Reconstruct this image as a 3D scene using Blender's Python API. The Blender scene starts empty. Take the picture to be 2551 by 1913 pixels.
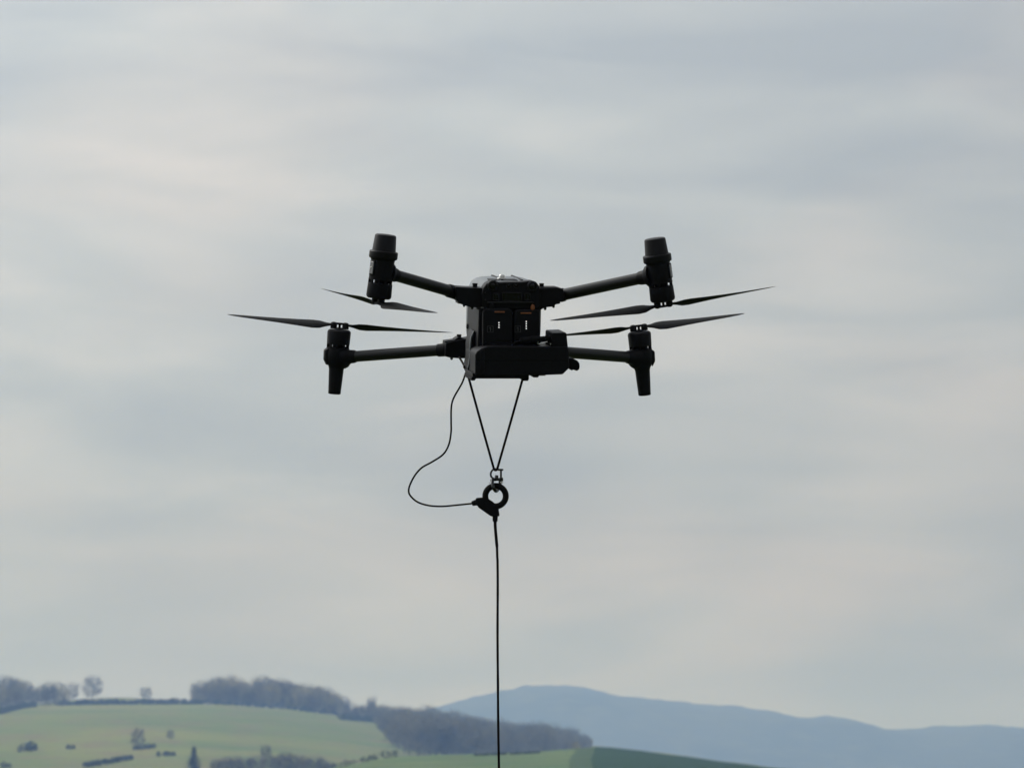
import bpy, bmesh, math, random
from mathutils import Vector, Matrix
R = math.radians
random.seed(7)
scn = bpy.context.scene
COL = scn.collection

# ------------------------------------------------------------------ camera
W_PX, H_PX = 2551.0, 1913.0
HFOV = R(10.5)
F_PX = (W_PX / 2) / math.tan(HFOV / 2)
PITCH = math.atan((1960 - H_PX / 2) / F_PX)          # true horizon lies just under the frame
CAM = Vector((0, 0, 1.7))
cd = bpy.data.cameras.new('camera'); cam = bpy.data.objects.new('camera', cd); COL.objects.link(cam)
cam.location = CAM; cam.rotation_euler = (R(90) + PITCH, 0, 0)
cd.sensor_width = 36; cd.angle = HFOV
cd.clip_start = 0.1; cd.clip_end = 60000
cd.dof.use_dof = True; cd.dof.focus_distance = 9.95; cd.dof.aperture_fstop = 27
scn.camera = cam
scn.render.resolution_x, scn.render.resolution_y = 1024, 767

# ------------------------------------------------------------------ sky and sun
SUN_AZ, SUN_EL = R(-58), R(40)                        # left of the view, behind the cloud
SUN_DIR = Vector((math.sin(SUN_AZ) * math.cos(SUN_EL), math.cos(SUN_AZ) * math.cos(SUN_EL), math.sin(SUN_EL)))
world = bpy.data.worlds.new('World'); scn.world = world; world.use_nodes = True
wt = world.node_tree; wn = wt.nodes; wl = wt.links
for n in list(wn): wn.remove(n)
def wnode(kind, **kw):
    n = wn.new(kind)
    for k, v in kw.items(): setattr(n, k, v)
    return n
def wmath(op, a, b=None, clamp=False):
    n = wn.new('ShaderNodeMath'); n.operation = op; n.use_clamp = clamp
    for i, s in enumerate((a, b)):
        if s is None: continue
        if isinstance(s, (int, float)): n.inputs[i].default_value = s
        else: wl.new(s, n.inputs[i])
    return n.outputs[0]
tc = wnode('ShaderNodeTexCoord')
def wnoise(scale3, loc, detail, rough, warp=None, dist=0.0):
    m = wnode('ShaderNodeMapping'); m.inputs['Scale'].default_value = scale3; m.inputs['Location'].default_value = loc
    m.inputs['Rotation'].default_value = (0, R(3), 0)
    wl.new(tc.outputs['Generated'], m.inputs['Vector'])
    n = wnode('ShaderNodeTexNoise'); n.inputs['Scale'].default_value = 1.0
    n.inputs['Detail'].default_value = detail; n.inputs['Roughness'].default_value = rough
    n.inputs['Distortion'].default_value = dist
    wl.new(m.outputs[0], n.inputs['Vector'])
    return n.outputs['Fac']
SKY_A = (16.942, 20.510, 28.522); SKY_B = (36.267, 23.719, 58.974); SKY_C = (22.97, 35.03, 3.96)
big = wnoise((10, 10, 22), SKY_A, 1.5, 0.5, dist=0.3)
streak = wnoise((13, 13, 62), SKY_B, 4.0, 0.50, dist=0.5)
tint = wnoise((11, 11, 34), SKY_C, 2.0, 0.42, dist=0.3)
mixv = wmath('ADD', wmath('MULTIPLY', big, 0.52), wmath('MULTIPLY', streak, 0.48))
ramp = wnode('ShaderNodeValToRGB'); wl.new(mixv, ramp.inputs[0])
el = ramp.color_ramp.elements
el[0].position = 0.36; el[0].color = (0.386, 0.426, 0.468, 1)
el[1].position = 0.64; el[1].color = (0.618, 0.618, 0.614, 1)
e = el.new(0.5); e.color = (0.478, 0.511, 0.530, 1)
warm = wnode('ShaderNodeMix', data_type='RGBA'); warm.blend_type = 'MULTIPLY'
wf = wnode('ShaderNodeMapRange'); wf.inputs[1].default_value = 0.47; wf.inputs[2].default_value = 0.64
wf.inputs[4].default_value = 1.0; wl.new(tint, wf.inputs[0])
wl.new(wf.outputs[0], warm.inputs[0]); wl.new(ramp.outputs[0], warm.inputs[6])
warm.inputs[7].default_value = (1.045, 1.0, 0.980, 1)
# thin overcast: brighter towards the hidden sun, a little darker at the horizon than overhead
dotn = wnode('ShaderNodeVectorMath', operation='DOT_PRODUCT'); wl.new(tc.outputs['Generated'], dotn.inputs[0])
dotn.inputs[1].default_value = SUN_DIR
glow = wmath('ADD', wmath('MULTIPLY', wmath('POWER', wmath('MAXIMUM', dotn.outputs['Value'], 0.0), 2.0), 2.08), 0.69)
sep = wnode('ShaderNodeSeparateXYZ'); wl.new(tc.outputs['Generated'], sep.inputs[0])
hor = wnode('ShaderNodeMapRange'); hor.interpolation_type = 'SMOOTHSTEP'; wl.new(sep.outputs[2], hor.inputs[0])
hor.inputs[1].default_value = 0.0; hor.inputs[2].default_value = 0.16; hor.inputs[3].default_value = 0.83; hor.inputs[4].default_value = 1.08
glow = wmath('MULTIPLY', glow, hor.outputs[0])
skyc = wnode('ShaderNodeVectorMath', operation='SCALE'); wl.new(warm.outputs[2], skyc.inputs[0]); wl.new(glow, skyc.inputs[3])
nish = wnode('ShaderNodeTexSky'); nish.sky_type = 'NISHITA'; nish.sun_disc = False
nish.sun_elevation = SUN_EL; nish.sun_rotation = SUN_AZ
bg1 = wnode('ShaderNodeBackground'); wl.new(nish.outputs[0], bg1.inputs[0]); bg1.inputs[1].default_value = 0.05
bg2 = wnode('ShaderNodeBackground'); wl.new(skyc.outputs[0], bg2.inputs[0]); bg2.inputs[1].default_value = 1.0
mixs = wnode('ShaderNodeMixShader'); mixs.inputs[0].default_value = 0.94
wl.new(bg1.outputs[0], mixs.inputs[1]); wl.new(bg2.outputs[0], mixs.inputs[2])
wo = wnode('ShaderNodeOutputWorld'); wl.new(mixs.outputs[0], wo.inputs[0])

sd = bpy.data.lights.new('sun', 'SUN'); sd.energy = 1.3; sd.angle = R(25); sd.color = (1.0, 0.98, 0.95)
sun = bpy.data.objects.new('sun', sd); COL.objects.link(sun)
sun.rotation_euler = (-SUN_DIR).to_track_quat('-Z', 'Y').to_euler(); sun.location = (-20, 20, 40)

scn.view_settings.view_transform = 'Standard'; scn.view_settings.look = 'None'
scn.view_settings.exposure = 0.0; scn.view_settings.gamma = 1.0
scn.render.engine = 'CYCLES'
scn.cycles.use_denoising = True; scn.cycles.denoising_input_passes = 'RGB_ALBEDO_NORMAL'
scn.cycles.max_bounces = 6; scn.cycles.volume_bounces = 2

# ------------------------------------------------------------------ helpers
def ray(px, py):
    v = Vector(((px - W_PX / 2) / F_PX, (H_PX / 2 - py) / F_PX, -1.0))
    return (cam.rotation_euler.to_matrix() @ v)
def world_at(px, py, y):
    d = ray(px, py); return CAM + d * (y / d.y)
def tag(o, label=None, cat=None, group=None, kind=None):
    if label: o['label'] = label
    if cat: o['category'] = cat
    if group: o['group'] = group
    if kind: o['kind'] = kind
    return o
def empty(name, loc=(0, 0, 0)):
    o = bpy.data.objects.new(name, None); COL.objects.link(o); o.location = loc
    o.empty_display_size = 0.1
    return o

class MB:
    def __init__(s): s.v = []; s.f = []
    def add(s, vs, fs):
        n = len(s.v); s.v += [Vector(v) for v in vs]; s.f += [tuple(i + n for i in f) for f in fs]; return s
    def mesh(s, name, mat, smooth=True, ang=35):
        m = bpy.data.meshes.new(name); m.from_pydata([tuple(v) for v in s.v], [], s.f); m.validate()
        bm = bmesh.new(); bm.from_mesh(m); bmesh.ops.recalc_face_normals(bm, faces=bm.faces)
        if smooth:
            for f in bm.faces: f.smooth = True
            for e in bm.edges:
                if len(e.link_faces) != 2 or e.calc_face_angle(0) > R(ang): e.smooth = False
        bm.to_mesh(m); bm.free(); m.materials.append(mat); return m
    def build(s, name, mat, parent=None, smooth=True, bevel=0.0, ang=35, seg=2):
        m = s.mesh(name, mat, smooth, ang)
        o = bpy.data.objects.new(name, m); COL.objects.link(o)
        if parent: o.parent = parent
        if bevel:
            bv = o.modifiers.new('bevel', 'BEVEL'); bv.width = bevel; bv.segments = seg; bv.limit_method = 'ANGLE'
            bv.angle_limit = R(40)
        return o
    def prism(s, pts0, pts1):
        n = len(pts0)
        fs = [tuple(range(n)), tuple(range(2 * n - 1, n - 1, -1))]
        fs += [(i, (i + 1) % n, n + (i + 1) % n, n + i) for i in range(n)]
        return s.add(list(pts0) + list(pts1), fs)
    def box(s, c, h, m=None):
        vs = [Vector((c[0] + a * h[0], c[1] + b * h[1], c[2] + d * h[2])) for a in (-1, 1) for b in (-1, 1) for d in (-1, 1)]
        if m: vs = [m @ v for v in vs]
        return s.add(vs, [(0, 1, 3, 2), (4, 6, 7, 5), (0, 4, 5, 1), (2, 3, 7, 6), (0, 2, 6, 4), (1, 5, 7, 3)])
    def rings(s, rings, cap=True):
        k = len(rings[0]); vs = [v for r in rings for v in r]; fs = []
        for i in range(len(rings) - 1):
            for j in range(k):
                fs.append((i * k + j, i * k + (j + 1) % k, (i + 1) * k + (j + 1) % k, (i + 1) * k + j))
        if cap: fs += [tuple(range(k))[::-1], tuple(range((len(rings) - 1) * k, len(rings) * k))]
        return s.add(vs, fs)
    def lathe(s, prof, p0, ax, seg=36, a0=0.0, a1=2 * math.pi):
        ax = Vector(ax).normalized(); u = ax.orthogonal().normalized(); w = ax.cross(u)
        rs = [[Vector(p0) + ax * t + (u * math.cos(2 * math.pi * j / seg) + w * math.sin(2 * math.pi * j / seg)) * r
               for j in range(seg)] for t, r in prof]
        return s.rings(rs)
    def tube(s, path, rad, seg=10, cap=True):
        path = [Vector(p) for p in path]; n = len(path); rs = []; u = None
        for i, p in enumerate(path):
            t = (path[min(i + 1, n - 1)] - path[max(i - 1, 0)]).normalized()
            u = t.orthogonal().normalized() if u is None else (u - t * u.dot(t)).normalized()
            w = t.cross(u); r = rad[i] if isinstance(rad, (list, tuple)) else rad
            rs.append([p + (u * math.cos(2 * math.pi * j / seg) + w * math.sin(2 * math.pi * j / seg)) * r for j in range(seg)])
        return s.rings(rs, cap)
    def torus(s, c, n, R0, r0, seg=40, rs=14, sq=1.0):
        n = Vector(n).normalized(); u = n.orthogonal().normalized(); w = n.cross(u); c = Vector(c); vs = []; fs = []
        for i in range(seg):
            a = 2 * math.pi * i / seg; d = u * math.cos(a) + w * math.sin(a)
            for j in range(rs):
                b = 2 * math.pi * j / rs
                vs.append(c + d * (R0 + r0 * math.cos(b)) + n * r0 * sq * math.sin(b))
        for i in range(seg):
            for j in range(rs):
                fs.append((i * rs + j, ((i + 1) % seg) * rs + j, ((i + 1) % seg) * rs + (j + 1) % rs, i * rs + (j + 1) % rs))
        return s.add(vs, fs)
def spline(pts, k=8):
    pts = [Vector(p) for p in pts]; out = []
    P = [pts[0] * 2 - pts[1]] + pts + [pts[-1] * 2 - pts[-2]]
    for i in range(1, len(P) - 2):
        for j in range(k):
            t = j / k; a, b, c, d = P[i - 1], P[i], P[i + 1], P[i + 2]
            out.append(0.5 * ((2 * b) + (c - a) * t + (2 * a - 5 * b + 4 * c - d) * t * t + (3 * b - a - 3 * c + d) * t ** 3))
    return out + [pts[-1]]

# ------------------------------------------------------------------ materials
def material(name, col, rough=0.5, spec=0.5, metal=0.0, var=0.0, scale=200.0, bump=0.0, col2=None, detail=4.0,
             objrand=0.0, coord='Object', emit=None):
    m = bpy.data.materials.new(name); m.use_nodes = True; nt = m.node_tree; b = nt.nodes['Principled BSDF']
    b.inputs['Base Color'].default_value = (*col, 1); b.inputs['Roughness'].default_value = rough
    b.inputs['Specular IOR Level'].default_value = spec; b.inputs['Metallic'].default_value = metal
    if emit: b.inputs['Emission Color'].default_value = (*emit[0], 1); b.inputs['Emission Strength'].default_value = emit[1]
    t = nt.nodes.new('ShaderNodeTexCoord'); nz = nt.nodes.new('ShaderNodeTexNoise')
    nz.inputs['Scale'].default_value = scale; nz.inputs['Detail'].default_value = detail
    nt.links.new(t.outputs[coord], nz.inputs['Vector'])
    fac = nz.outputs['Fac']
    mx = nt.nodes.new('ShaderNodeMix'); mx.data_type = 'RGBA'
    c2 = col2 or tuple(c * (1 + var) for c in col)
    mx.inputs[6].default_value = (*[c * (1 - (var if not col2 else 0)) for c in col], 1); mx.inputs[7].default_value = (*c2, 1)
    mr = nt.nodes.new('ShaderNodeMapRange'); mr.inputs[1].default_value = 0.3; mr.inputs[2].default_value = 0.7
    nt.links.new(fac, mr.inputs[0]); nt.links.new(mr.outputs[0], mx.inputs[0])
    out = mx.outputs[2]
    if objrand:
        oi = nt.nodes.new('ShaderNodeObjectInfo'); hs = nt.nodes.new('ShaderNodeHueSaturation')
        r1 = nt.nodes.new('ShaderNodeMapRange'); r1.inputs[3].default_value = 1 - objrand; r1.inputs[4].default_value = 1 + objrand
        nt.links.new(oi.outputs['Random'], r1.inputs[0]); nt.links.new(r1.outputs[0], hs.inputs['Value'])
        nt.links.new(out, hs.inputs['Color']); out = hs.outputs[0]
    nt.links.new(out, b.inputs['Base Color'])
    if bump:
        bp = nt.nodes.new('ShaderNodeBump'); bp.inputs['Strength'].default_value = bump; bp.inputs['Distance'].default_value = 0.001
        nt.links.new(fac, bp.inputs['Height']); nt.links.new(bp.outputs[0], b.inputs['Normal'])
    return m
M = dict(
    black=material('black plastic', (0.0066, 0.0064, 0.0082), 0.50, 0.13, var=0.25, scale=300, bump=0.08),
    carbon=material('carbon tube', (0.0055, 0.0056, 0.0060), 0.36, 0.38, var=0.2, scale=400, bump=0.05),
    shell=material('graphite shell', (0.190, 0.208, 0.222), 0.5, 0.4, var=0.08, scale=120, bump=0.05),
    dark=material('dark glass', (0.003, 0.003, 0.004), 0.18, 0.35, var=0.1),
    satin=material('satin black', (0.0075, 0.0072, 0.0090), 0.38, 0.30, var=0.2, scale=300),
    dome=material('dome black', (0.0060, 0.0056, 0.0068), 0.42, 0.19, var=0.2, scale=300),
    rubber=material('rubber', (0.0050, 0.0048, 0.0055), 0.7, 0.12, var=0.3, scale=250, bump=0.15),
    blade=material('propeller nylon', (0.0050, 0.0050, 0.0052), 0.55, 0.10, var=0.2, scale=150),
    orange=material('orange plastic', (0.23, 0.078, 0.026), 0.5, 0.4, var=0.15, scale=300),
    grey=material('grey print', (0.07, 0.07, 0.075), 0.6, 0.3, var=0.1),
    steel=material('bright steel', (0.62, 0.61, 0.58), 0.22, 0.5, metal=1.0, var=0.1, scale=300),
    wornsteel=material('dull steel', (0.055, 0.058, 0.060), 0.34, 0.5, metal=1.0, var=0.4, scale=400, bump=0.1),
    lamp=material('lamp lens', (0.16, 0.16, 0.17), 0.12, 0.6, var=0.2, scale=400),
    led=material('led', (0.9, 0.9, 0.9), 0.4, 0.3, emit=((1, 1, 0.97), 1.1)),
    rope=material('rope', (0.0085, 0.0060, 0.0068), 0.8, 0.08, var=0.5, scale=900, bump=0.4),
    bark=material('bark', (0.085, 0.072, 0.060), 0.9, 0.1, var=0.25, scale=3, objrand=0.2),
    twig=material('bare twigs', (0.140, 0.116, 0.084), 0.9, 0.1, var=0.35, scale=0.35, objrand=0.55),
    budding=material('budding twigs', (0.310, 0.270, 0.130), 0.9, 0.1, var=0.3, scale=0.35, objrand=0.3),
    woodtwig=material('wood twigs', (0.078, 0.076, 0.060), 0.9, 0.1, col2=(0.270, 0.235, 0.140), scale=0.13, detail=3),
    hedge=material('hedge leaves', (0.042, 0.060, 0.034), 0.8, 0.2, var=0.3, scale=0.6, objrand=0.2),
    conifer=material('conifer needles', (0.014, 0.032, 0.022), 0.8, 0.2, var=0.3, scale=0.8),
)

# ------------------------------------------------------------------ ground and hills
def lerp_table(t, x):
    if x <= t[0][0]: return t[0][1]
    for (a, b), (c, d) in zip(t, t[1:]):
        if x <= c:
            k = (x - a) / (c - a); k = k * k * (3 - 2 * k) * 0.5 + k * 0.5
            return b + (d - b) * k
    return t[-1][1]
HILL_Y = 2500.0
def sx(px, y): return (px - W_PX / 2) / F_PX * y
def elev(py, y): return (1960 - py) / F_PX * y + CAM.z
CREST = [(sx(p, HILL_Y), elev(q, HILL_Y)) for p, q in
         [(-2600, 1900), (-1500, 1800), (-600, 1768), (0, 1759), (200, 1757), (550, 1756), (700, 1765), (830, 1779), (940, 1798),
          (1000, 1812), (1150, 1834), (1300, 1848), (1470, 1857), (1600, 1870), (1800, 1898), (1910, 1913), (2150, 1938),
          (2600, 1962), (3300, 1985)]]
def sstep(a, b, x):
    t = min(1, max(0, (x - a) / (b - a))); return t * t * (3 - 2 * t)
from mathutils import noise as mnoise
def hill(x, y):
    c = lerp_table(CREST, x)
    if y <= HILL_Y: s = 0.55 * sstep(1150, 2620, y) / sstep(1150, 2620, HILL_Y) + 0.45 * max(0, min(1, (y - 1250) / (HILL_Y - 1250)))
    else: s = 1 - 0.75 * sstep(HILL_Y + 260, 4200, y) - 0.03 * sstep(HILL_Y, HILL_Y + 120, y)
    z = c * s
    z += 9.2 * math.exp(-((x + 196) / 62.0) ** 2 - ((y - 2790) / 150.0) ** 2)
    z += mnoise.noise((x * 0.011, y * 0.006, 3.3)) * 0.7 * sstep(1300, 1600, y)
    return z
def ground_at(px, py, y0=1400.0, y1=2560.0):
    """walk up the hillside along one bearing until it is seen at that height"""
    y = y0; best = (1e9, y0)
    while y <= y1:
        x = sx(px, y); q = 1960 - (hill(x, y) - CAM.z) / y * F_PX
        if abs(q - py) < best[0] - 1e-6: best = (abs(q - py), y)
        if q <= py: break
        y += 6
    y = best[1]; x = sx(px, y)
    return Vector((x, y, hill(x, y)))

def grid_mesh(xs, ys, fn):
    vs = [(x, y, fn(x, y)) for y in ys for x in xs]; n = len(xs); fs = []
    for j in range(len(ys) - 1):
        for i in range(n - 1): fs.append((j * n + i, j * n + i + 1, (j + 1) * n + i + 1, (j + 1) * n + i))
    b = MB(); b.v = [Vector(v) for v in vs]; b.f = fs; return b

def field_material(name, c1, c2, c3, s1, stripe=None):
    m = bpy.data.materials.new(name); m.use_nodes = True; nt = m.node_tree; b = nt.nodes['Principled BSDF']
    b.inputs['Roughness'].default_value = 0.95; b.inputs['Specular IOR Level'].default_value = 0.1
    t = nt.nodes.new('ShaderNodeTexCoord'); mp = nt.nodes.new('ShaderNodeMapping'); mp.inputs['Scale'].default_value = (s1, s1 * 0.6, s1)
    nt.links.new(t.outputs['Object'], mp.inputs[0])
    n1 = nt.nodes.new('ShaderNodeTexNoise'); n1.inputs['Scale'].default_value = 1; n1.inputs['Detail'].default_value = 5
    n2 = nt.nodes.new('ShaderNodeTexNoise'); n2.inputs['Scale'].default_value = 6; n2.inputs['Detail'].default_value = 3
    nt.links.new(mp.outputs[0], n1.inputs[0]); nt.links.new(mp.outputs[0], n2.inputs[0])
    def mix(f, a, c, lo, hi):
        r = nt.nodes.new('ShaderNodeMapRange'); r.inputs[1].default_value = lo; r.inputs[2].default_value = hi
        nt.links.new(f, r.inputs[0])
        x = nt.nodes.new('ShaderNodeMix'); x.data_type = 'RGBA'; nt.links.new(r.outputs[0], x.inputs[0])
        for k, v in ((6, a), (7, c)):
            if isinstance(v, tuple): x.inputs[k].default_value = (*v, 1)
            else: nt.links.new(v, x.inputs[k])
        return x.outputs[2]
    o = mix(n1.outputs['Fac'], c1, c2, 0.35, 0.65); o = mix(n2.outputs['Fac'], o, c3, 0.48, 0.72)
    nt.links.new(o, b.inputs['Base Color'])
    return m
M['plain'] = field_material('valley grass', (0.060, 0.085, 0.032), (0.085, 0.100, 0.045), (0.07, 0.07, 0.04), 0.006)
M['pasture'] = field_material('pasture grass', (0.120, 0.182, 0.050), (0.222, 0.242, 0.064), (0.215, 0.165, 0.095), 0.012)
M['meadow'] = field_material('meadow grass', (0.080, 0.160, 0.066), (0.150, 0.205, 0.085), (0.13, 0.15, 0.07), 0.045)
M['verge'] = field_material('rough verge grass', (0.045, 0.100, 0.042), (0.080, 0.130, 0.055), (0.07, 0.08, 0.04), 0.2)
M['wheat'] = field_material('young wheat', (0.015, 0.054, 0.026), (0.022, 0.068, 0.030), (0.024, 0.058, 0.026), 0.05)
M['forest'] = field_material('forested ridge', (0.024, 0.030, 0.022), (0.060, 0.064, 0.044), (0.095, 0.098, 0.062), 0.0042)

GX, GY0, GY1 = 9000, -2500, 11500
grd = grid_mesh([-GX, -900, 900, GX], [GY0, -60, 60, 1200, 5000, GY1], lambda x, y: 0.0).build('ground', M['plain'], smooth=False)
tag(grd, kind='structure', label='low green valley floor stretching to the hills', cat='ground')
def irange(a, b, s): return [a + s * i for i in range(int((b - a) / s) + 1)]
hx = irange(-900, -420, 24) + irange(-410, 260, 6) + irange(275, 900, 25)
hy = irange(1140, 1500, 24) + irange(1512, 2620, 8) + irange(2640, 4240, 40)
def skirt(x, y):
    ex = 1 - sstep(700, 890, abs(x)); ey = 1 - sstep(3800, 4230, y)
    e = ex * ey
    return hill(x, y) * e - (1 - e) * 0.9 - 0.8 * (1 - sstep(1140, 1300, y))
hl = grid_mesh(hx, hy, skirt).build('hillside', M['pasture'])
tag(hl, kind='structure', label='broad grassy hillside pasture rising to a wooded crest', cat='hill')

NEAR_Y = 1000.0
NEAR = [(sx(p, NEAR_Y), elev(q, NEAR_Y)) for p, q in
        [(-2600, 1985), (0, 1978), (500, 1955), (700, 1936), (830, 1915), (990, 1884), (1100, 1879), (1300, 1874), (1440, 1865), (1490, 1859), (1560, 1866), (1680, 1881),
         (1800, 1898), (1910, 1913), (2200, 1940), (2700, 1962), (3600, 1985)]]
def near(x, y):
    c = max(0, lerp_table(NEAR, x))
    s = sstep(430, NEAR_Y + 60, y) / sstep(430, NEAR_Y + 60, NEAR_Y) if y <= NEAR_Y else 1 - sstep(NEAR_Y, 1150, y)
    return c * s + mnoise.noise((x * 0.05, y * 0.02, 7.0)) * 0.12 * s - 0.6 * (1 - s) * sstep(0, .2, 1 - s)
def bound(y): return sx(1484 - 0.05 * (NEAR_Y - y), y) + mnoise.noise((0, y * 0.03, 4.0)) * 0.9 + mnoise.noise((0, y * 0.13, 8.0)) * 0.4
def near_sheet(name, o0, o1, mat, label):
    ys = irange(440, 900, 20) + irange(910, 1148, 7); n = 91; b = MB()
    for y in ys:
        for i in range(n):
            x = bound(y) + o0 + (o1 - o0) * i / (n - 1); b.v.append(Vector((x, y, near(x, y))))
    b.f = [(j * n + i, j * n + i + 1, (j + 1) * n + i + 1, (j + 1) * n + i) for j in range(len(ys) - 1) for i in range(n - 1)]
    return tag(b.build(name, mat), kind='structure', label=label, cat='field')
near_sheet('meadow', -240, -3.2, M['meadow'], 'bright green meadow on the nearer rise below the dense wood')
near_sheet('field_margin', -3.2, 0, M['verge'], 'strip of rougher mid green grass between the meadow and the crop field')
near_sheet('crop_field', 0, 240, M['wheat'], 'dark green young crop field on the nearer rise at the right')
def near_at(px, y): x = sx(px, y); return Vector((x, y, near(x, y)))

RIDGE_Y = 8000.0
RIDGE = [(sx(p, RIDGE_Y), elev(q, RIDGE_Y)) for p, q in
         [(-3500, 1900), (-1800, 1850), (-400, 1815), (500, 1800), (900, 1790), (1060, 1771), (1116, 1759), (1184, 1745), (1258, 1726), (1325, 1712), (1407, 1709),
          (1475, 1718), (1542, 1735), (1646, 1746), (1796, 1761), (1907, 1773), (1982, 1791), (2079, 1789), (2124, 1798),
          (2169, 1815), (2236, 1820), (2288, 1818), (2318, 1812), (2430, 1811), (2551, 1818), (2900, 1835), (3600, 1815), (5200, 1850), (8000, 1900)]]
def ridge(x, y):
    c = lerp_table(RIDGE, x)
    s = sstep(6300, RIDGE_Y, y) if y < RIDGE_Y else 1 - sstep(RIDGE_Y + 200, 10600, y)
    z = c * s
    z += (mnoise.noise((x * 0.010, y * 0.004, 1.0)) * 3.6 + mnoise.noise((x * 0.045, y * 0.02, 5.0)) * 3.2 + abs(mnoise.noise((x * 0.03, y * 0.01, 2.0))) * 5.0) * s
    z += mnoise.noise((x * 0.0016, y * 0.0022, 9.0)) * 44 * s * (1 - s) * 4 * 0.5
    return z * (1 - sstep(3200, 5200, abs(x))) - 1.2 * (1 - s) - 0.5
rx = irange(-5300, -900, 110) + irange(-880, 1400, 9) + irange(1420, 5300, 110)
ry = irange(6250, 7600, 90) + irange(7640, 8200, 28) + irange(8260, 10700, 160)
rg = grid_mesh(rx, ry, ridge).build('distant_ridge', M['forest'])
tag(rg, kind='structure', label='long blue hazy wooded ridge far behind the hill', cat='hill')

# ------------------------------------------------------------------ trees and hedges
def rnd(a, b): return random.uniform(a, b)
def rvec():
    while True:
        v = Vector((rnd(-1, 1), rnd(-1, 1), rnd(-1, 1)))
        if 0.01 < v.length < 1: return v
def bare_tree(seed, h=13.0, w=10.0, trunk_h=0.22, twigs=1500, dense=1.0):
    """returns (trunk MB, crown MB) of one leafless broadleaf tree standing at the origin"""
    random.seed(seed); tr = MB(); cr = MB()
    top = Vector((rnd(-.3, .3), rnd(-.3, .3), h * 0.72))
    mid = Vector((rnd(-.2, .2), rnd(-.2, .2), h * trunk_h))
    tr.tube([(0, 0, -0.4), (0, 0, h * trunk_h * .4), mid, mid.lerp(top, .5), top], [h * .026, h * .020, h * .017, h * .011, h * .004], 7)
    zc = (1 + trunk_h) / 2 * h; cc = Vector((0, 0, zc)); rx_, rz_ = w / 2, (1 - trunk_h) / 2 * h
    tips = []; nl = 15
    for i in range(nl):
        a = i * 2.4 + rnd(-.4, .4); up = -0.85 + 1.8 * (i + rnd(0, 1)) / nl
        d = Vector((math.cos(a), math.sin(a), up)).normalized()
        q = Vector((d.x / rx_, d.y / rx_, d.z / rz_)).length; e = cc + d / q * rnd(.62, 1.0)
        st = mid.lerp(top, max(0, min(.95, (e.z - h * .25) / (h * .75)))) - Vector((0, 0, h * .04))
        m1 = st.lerp(e, .5) + rvec() * 0.03 * h + Vector((0, 0, .02 * h))
        tr.tube([st, m1, e], [h * .008, h * .005, h * .002], 5, False)
        for s_ in range(4):
            b0 = st.lerp(e, rnd(.3, .95)); b1 = b0 + (rvec() + d * .7 + Vector((0, 0, .3))) * h * 0.13
            tr.tube([b0, b1], [h * .0035, h * .0015], 4, False); tips.append((b0, b1))
        tips.append((st, e))
    # twigs cling to the limbs, so the crown keeps lobes and gaps; the rest fills the inside thinly
    for i in range(twigs):
        if i % 5 < 3:
            a, b = random.choice(tips); p = a.lerp(b, rnd(.3, 1.08)) + rvec() * h * 0.08
        else:
            v = rvec(); p = cc + Vector((v.x * rx_, v.y * rx_, v.z * rz_)) * .97
        d = (p - cc * .8).normalized() + rvec() * .8; d.normalize()
        L = rnd(.5, 1.2) * h / 13; s = d.cross(rvec()).normalized() * rnd(.05, .12) * h / 13 * dense
        cr.add([p - s, p + s, p + d * L], [(0, 1, 2)])
    return tr, cr
def leaf_clump(mb, c, r, n, size, squash=1.0):
    for i in range(n):
        v = rvec().normalized() * r * rnd(.45, 1.0) ** .5; p = Vector(c) + Vector((v.x, v.y, v.z * squash))
        a = rvec().normalized(); b = a.cross(rvec()).normalized(); k = size * rnd(.6, 1.3)
        mb.add([p - a * k, p + b * k, p + a * k, p - b * k], [(0, 1, 2, 3)])

PROTO = []
for s_ in range(6):
    t, c = bare_tree(100 + s_, 13, [10, 9, 11, 8.5, 12, 10][s_], [0.08, .12, .06, .10, .05, .14][s_], 2400, 1.0)
    PROTO.append((t.mesh('trunk', M['bark']), c.mesh('crown', M['twig'], smooth=False), c.mesh('crown', M['budding'], smooth=False)))
t, c = bare_tree(140, 13, 13.0, .05, 4600, .62)      # round open-grown tree with fine twigs
PROTO.append((t.mesh('trunk', M['bark']), c.mesh('crown', M['twig'], smooth=False), c.mesh('crown', M['budding'], smooth=False)))
random.seed(21)
def place_tree(px, py, hpx, label, group=None, wk=1.0, kind=0, bud=False, p=None, name='bare_tree', rot=None, thin=False):
    if p is None: p = ground_at(px, py)
    h = hpx / F_PX * p.y / 13.0 * 1.06
    o = empty(name, p - Vector((0, 0, .1))); o.rotation_euler.z = rnd(0, 6.28) if rot is None else rot
    o.scale = (h * wk, h * wk, h)
    t = bpy.data.objects.new('trunk', PROTO[kind][0]); c = bpy.data.objects.new('crown', PROTO[kind][2 if bud else 1])
    for q in (t, c): COL.objects.link(q); q.parent = o
    return tag(o, label, 'tree', group)
def behind(px, y): x = sx(px, y); return Vector((x, y, hill(x, y)))

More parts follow.
